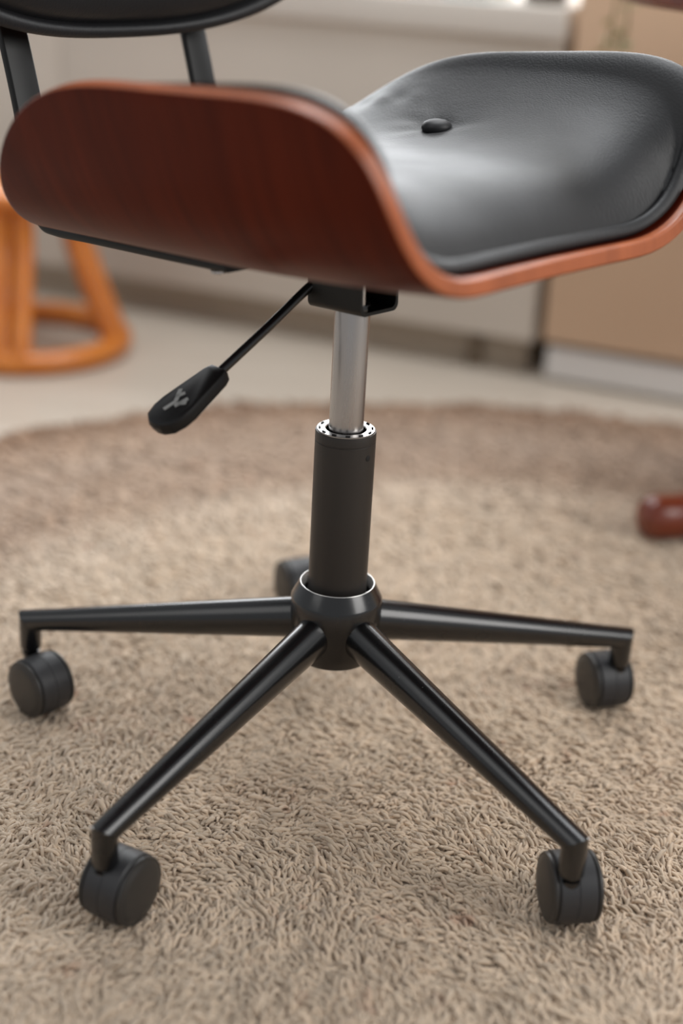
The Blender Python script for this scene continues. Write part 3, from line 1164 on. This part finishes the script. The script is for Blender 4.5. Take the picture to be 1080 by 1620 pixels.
glyph(0.028, 0.0085, 0.040, 0.0005)      # back of the little chair
glyph(0.040, 0.0005, 0.0505, 0.0030)     # seat
glyph(0.0295, 0.0010, 0.0360, 0.0050)    # arrow strokes
glyph(0.0330, -0.0070, 0.0440, -0.0030)
glyph(0.0370, -0.0095, 0.0420, -0.0015)
mb.build('lever_icon', M['print'], lv, label='pale printed lever symbol')

# ---------------------------------------------------------------- cane stool behind, on the left
ZS = FZ
stool = empty('cane_stool', (-0.545, 1.23, ZS), 'honey orange bent cane stool on a ring base behind the office chair', 'stool')
SCX, SCY = -0.545, 1.225
mb = MB()
ring = [(SCX + 0.158 * math.cos(t), SCY + 0.155 * math.sin(t), ZS + 0.019) for t in np.linspace(0, 2 * PI, 72, endpoint=False)]
add_tube(mb, ring, 0.019, 14, closed=True)
mb.build('base_ring', M['cane'], stool, smooth=60)
for k, deg in enumerate((-6, -87, 130, 200)):
    t = math.radians(deg)
    c_, s_ = math.cos(t), math.sin(t)
    at = lambda r_, z_: (SCX + r_ * c_, SCY + r_ * s_, ZS + z_)
    for dd in (-0.018, 0.018):
        o_ = np.array((-s_ * dd, c_ * dd, 0))
        pth = [np.array(at(r_, z_)) + o_ for r_, z_ in ((0.154, 0.026), (0.146, 0.05), (0.122, 0.11), (0.096, 0.18), (0.090, 0.21), (0.092, 0.235), (0.100, 0.252))]
        mb = MB()
        add_tube(mb, smooth_path(pth, 5), 0.017, 14)
        mb.build('leg', M['cane'], stool, smooth=60)
mb = MB()
add_tube(mb, [(SCX + 0.105 * math.cos(t), SCY + 0.105 * math.sin(t), ZS + 0.262) for t in np.linspace(0, 2 * PI, 60, endpoint=False)], 0.014, 14, closed=True)
mb.build('seat_ring', M['cane'], stool, smooth=60)
mb = MB()
add_lathe(mb, (SCX, SCY, ZS), [(0.098, 0.260), (0.1, 0.268), (0.09, 0.275), (0.04, 0.278), (0.001, 0.278)], n=48)
mb.build('woven_seat', M['cane'], stool, smooth=60)

# ---------------------------------------------------------------- red wooden pedestal table at the right edge
TCX, TCY = 0.622, 0.568
table = empty('pedestal_table', (TCX, TCY, FZ), 'dark red polished wooden pedestal table at the right, its foot on the rug', 'table')
mb = MB()
TR = 0.35
add_lathe(mb, (TCX, TCY, 0), [(TR - 0.03, 0.606), (TR - 0.006, 0.607), (TR, 0.611), (TR + 0.002, 0.618), (TR, 0.627), (TR - 0.006, 0.631), (0.1, 0.631)], n=120)
mb.build('table_top', M['redwood'], table, smooth=40)
mb = MB()
add_lathe(mb, (TCX, TCY, FZ), [(0.035, 0.03), (0.05, 0.05), (0.055, 0.12), (0.03, 0.16), (0.026, 0.30), (0.04, 0.40), (0.03, 0.46), (0.06, 0.60), (0.10, 0.626)], n=40)
mb.build('pedestal', M['redwood'], table, smooth=60)
for k in range(3):
    a = math.radians(190 + 120 * k)
    c_, s_ = math.cos(a), math.sin(a)
    mb = MB()
    pts = smooth_path([(TCX + r_ * c_, TCY + r_ * s_, z_) for r_, z_ in ((0.02, 0.06), (0.07, 0.075), (0.12, 0.055), (0.17, 0.028), (0.21, 0.0185), (0.240, 0.017))], 6)
    rad = [0.0285] * len(pts)
    pts += [(TCX + r_ * c_, TCY + r_ * s_, 0.017) for r_ in (0.252, 0.260, 0.264)]
    rad += [0.0265, 0.020, 0.011]
    add_tube(mb, pts, rad, 24, up=(0, 0, 1), section=[(math.cos(x) * 1.0, math.sin(x) * 0.95) for x in np.linspace(0, 2 * PI, 24, endpoint=False)])
    mb.build('foot', M['redwood'], table, smooth=50)

# trailing plant in a pot on the table
PX, PY, PZ = 0.43, 0.78, 0.631
plant = empty('trailing_plant', (PX, PY, PZ), 'trailing green plant in a pale pot hanging over the left edge of the red table', 'plant')
mb = MB()
add_lathe(mb, (PX, PY, PZ), [(0.038, 0), (0.042, 0.002), (0.056, 0.075), (0.060, 0.085), (0.060, 0.095), (0.054, 0.095), (0.052, 0.08)], n=40)
mb.build('pot', M['pot'], plant, smooth=40)
mb = MB()
add_lathe(mb, (PX, PY, PZ), [(0.052, 0.078), (0.04, 0.084), (0.01, 0.086)], n=30)
mb.build('soil', M['soil'], plant)
rr = random.Random(5)


def leaf(p, dirv, size):
    d_ = Vector(dirv).normalized()
    x, y, _ = frame(d_)
    p = Vector(p)
    vs = [p]
    for tq, wq, up_ in ((0.25, 0.30, 0.05), (0.55, 0.38, 0.08), (0.85, 0.20, 0.03)):
        vs += [p + d_ * (tq * size) + x * (wq * size) + y * (up_ * size), p + d_ * (tq * size) - y * (0.02 * size),
               p + d_ * (tq * size) - x * (wq * size) + y * (up_ * size)]
    vs.append(p + d_ * size)
    fs = [(0, 2, 1), (0, 3, 2), (1, 2, 5, 4), (2, 3, 6, 5), (4, 5, 8, 7), (5, 6, 9, 8), (7, 8, 10), (8, 9, 10)]
    vs2 = [v - y * 0.0006 for v in vs]
    mb = MB()
    mb.add(vs, fs)
    mb.add(vs2, [f_[::-1] for f_ in fs])
    mb.build('leaf', M['leaf'], plant, smooth=60)


for (ex, ey, zend, bow) in ((0.312, 0.885, 0.470, 0.0), (0.322, 0.90, 0.55, 0.012)):
    path = smooth_path([(PX, PY, PZ + 0.08), (PX - 0.04, PY + 0.045, PZ + 0.125), (0.5 * (PX + ex) - 0.015, PY + 0.07, PZ + 0.10), (ex + 0.012, ey, PZ + 0.0),
                        (ex + bow + 0.006, ey, 0.57), (ex + bow, ey, 0.53), (ex - 0.012 + bow, ey, zend)], 8)
    mb = MB()
    add_tube(mb, path, 0.0013, 8)
    mb.build('vine', M['stem'], plant, smooth=60)
    for i in range(4, len(path), 2):
        a = rr.uniform(0, 2 * PI)
        leaf(path[i], (math.cos(a), math.sin(a), rr.uniform(-0.9, 0.2)), rr.uniform(0.016, 0.026))
for i in range(14):
    a = rr.uniform(0, 2 * PI)
    r_ = rr.uniform(0.01, 0.04)
    p_ = (PX + r_ * math.cos(a), PY + r_ * math.sin(a), PZ + 0.085)
    leaf(p_, (math.cos(a), math.sin(a), rr.uniform(0.6, 1.8)), rr.uniform(0.03, 0.05))
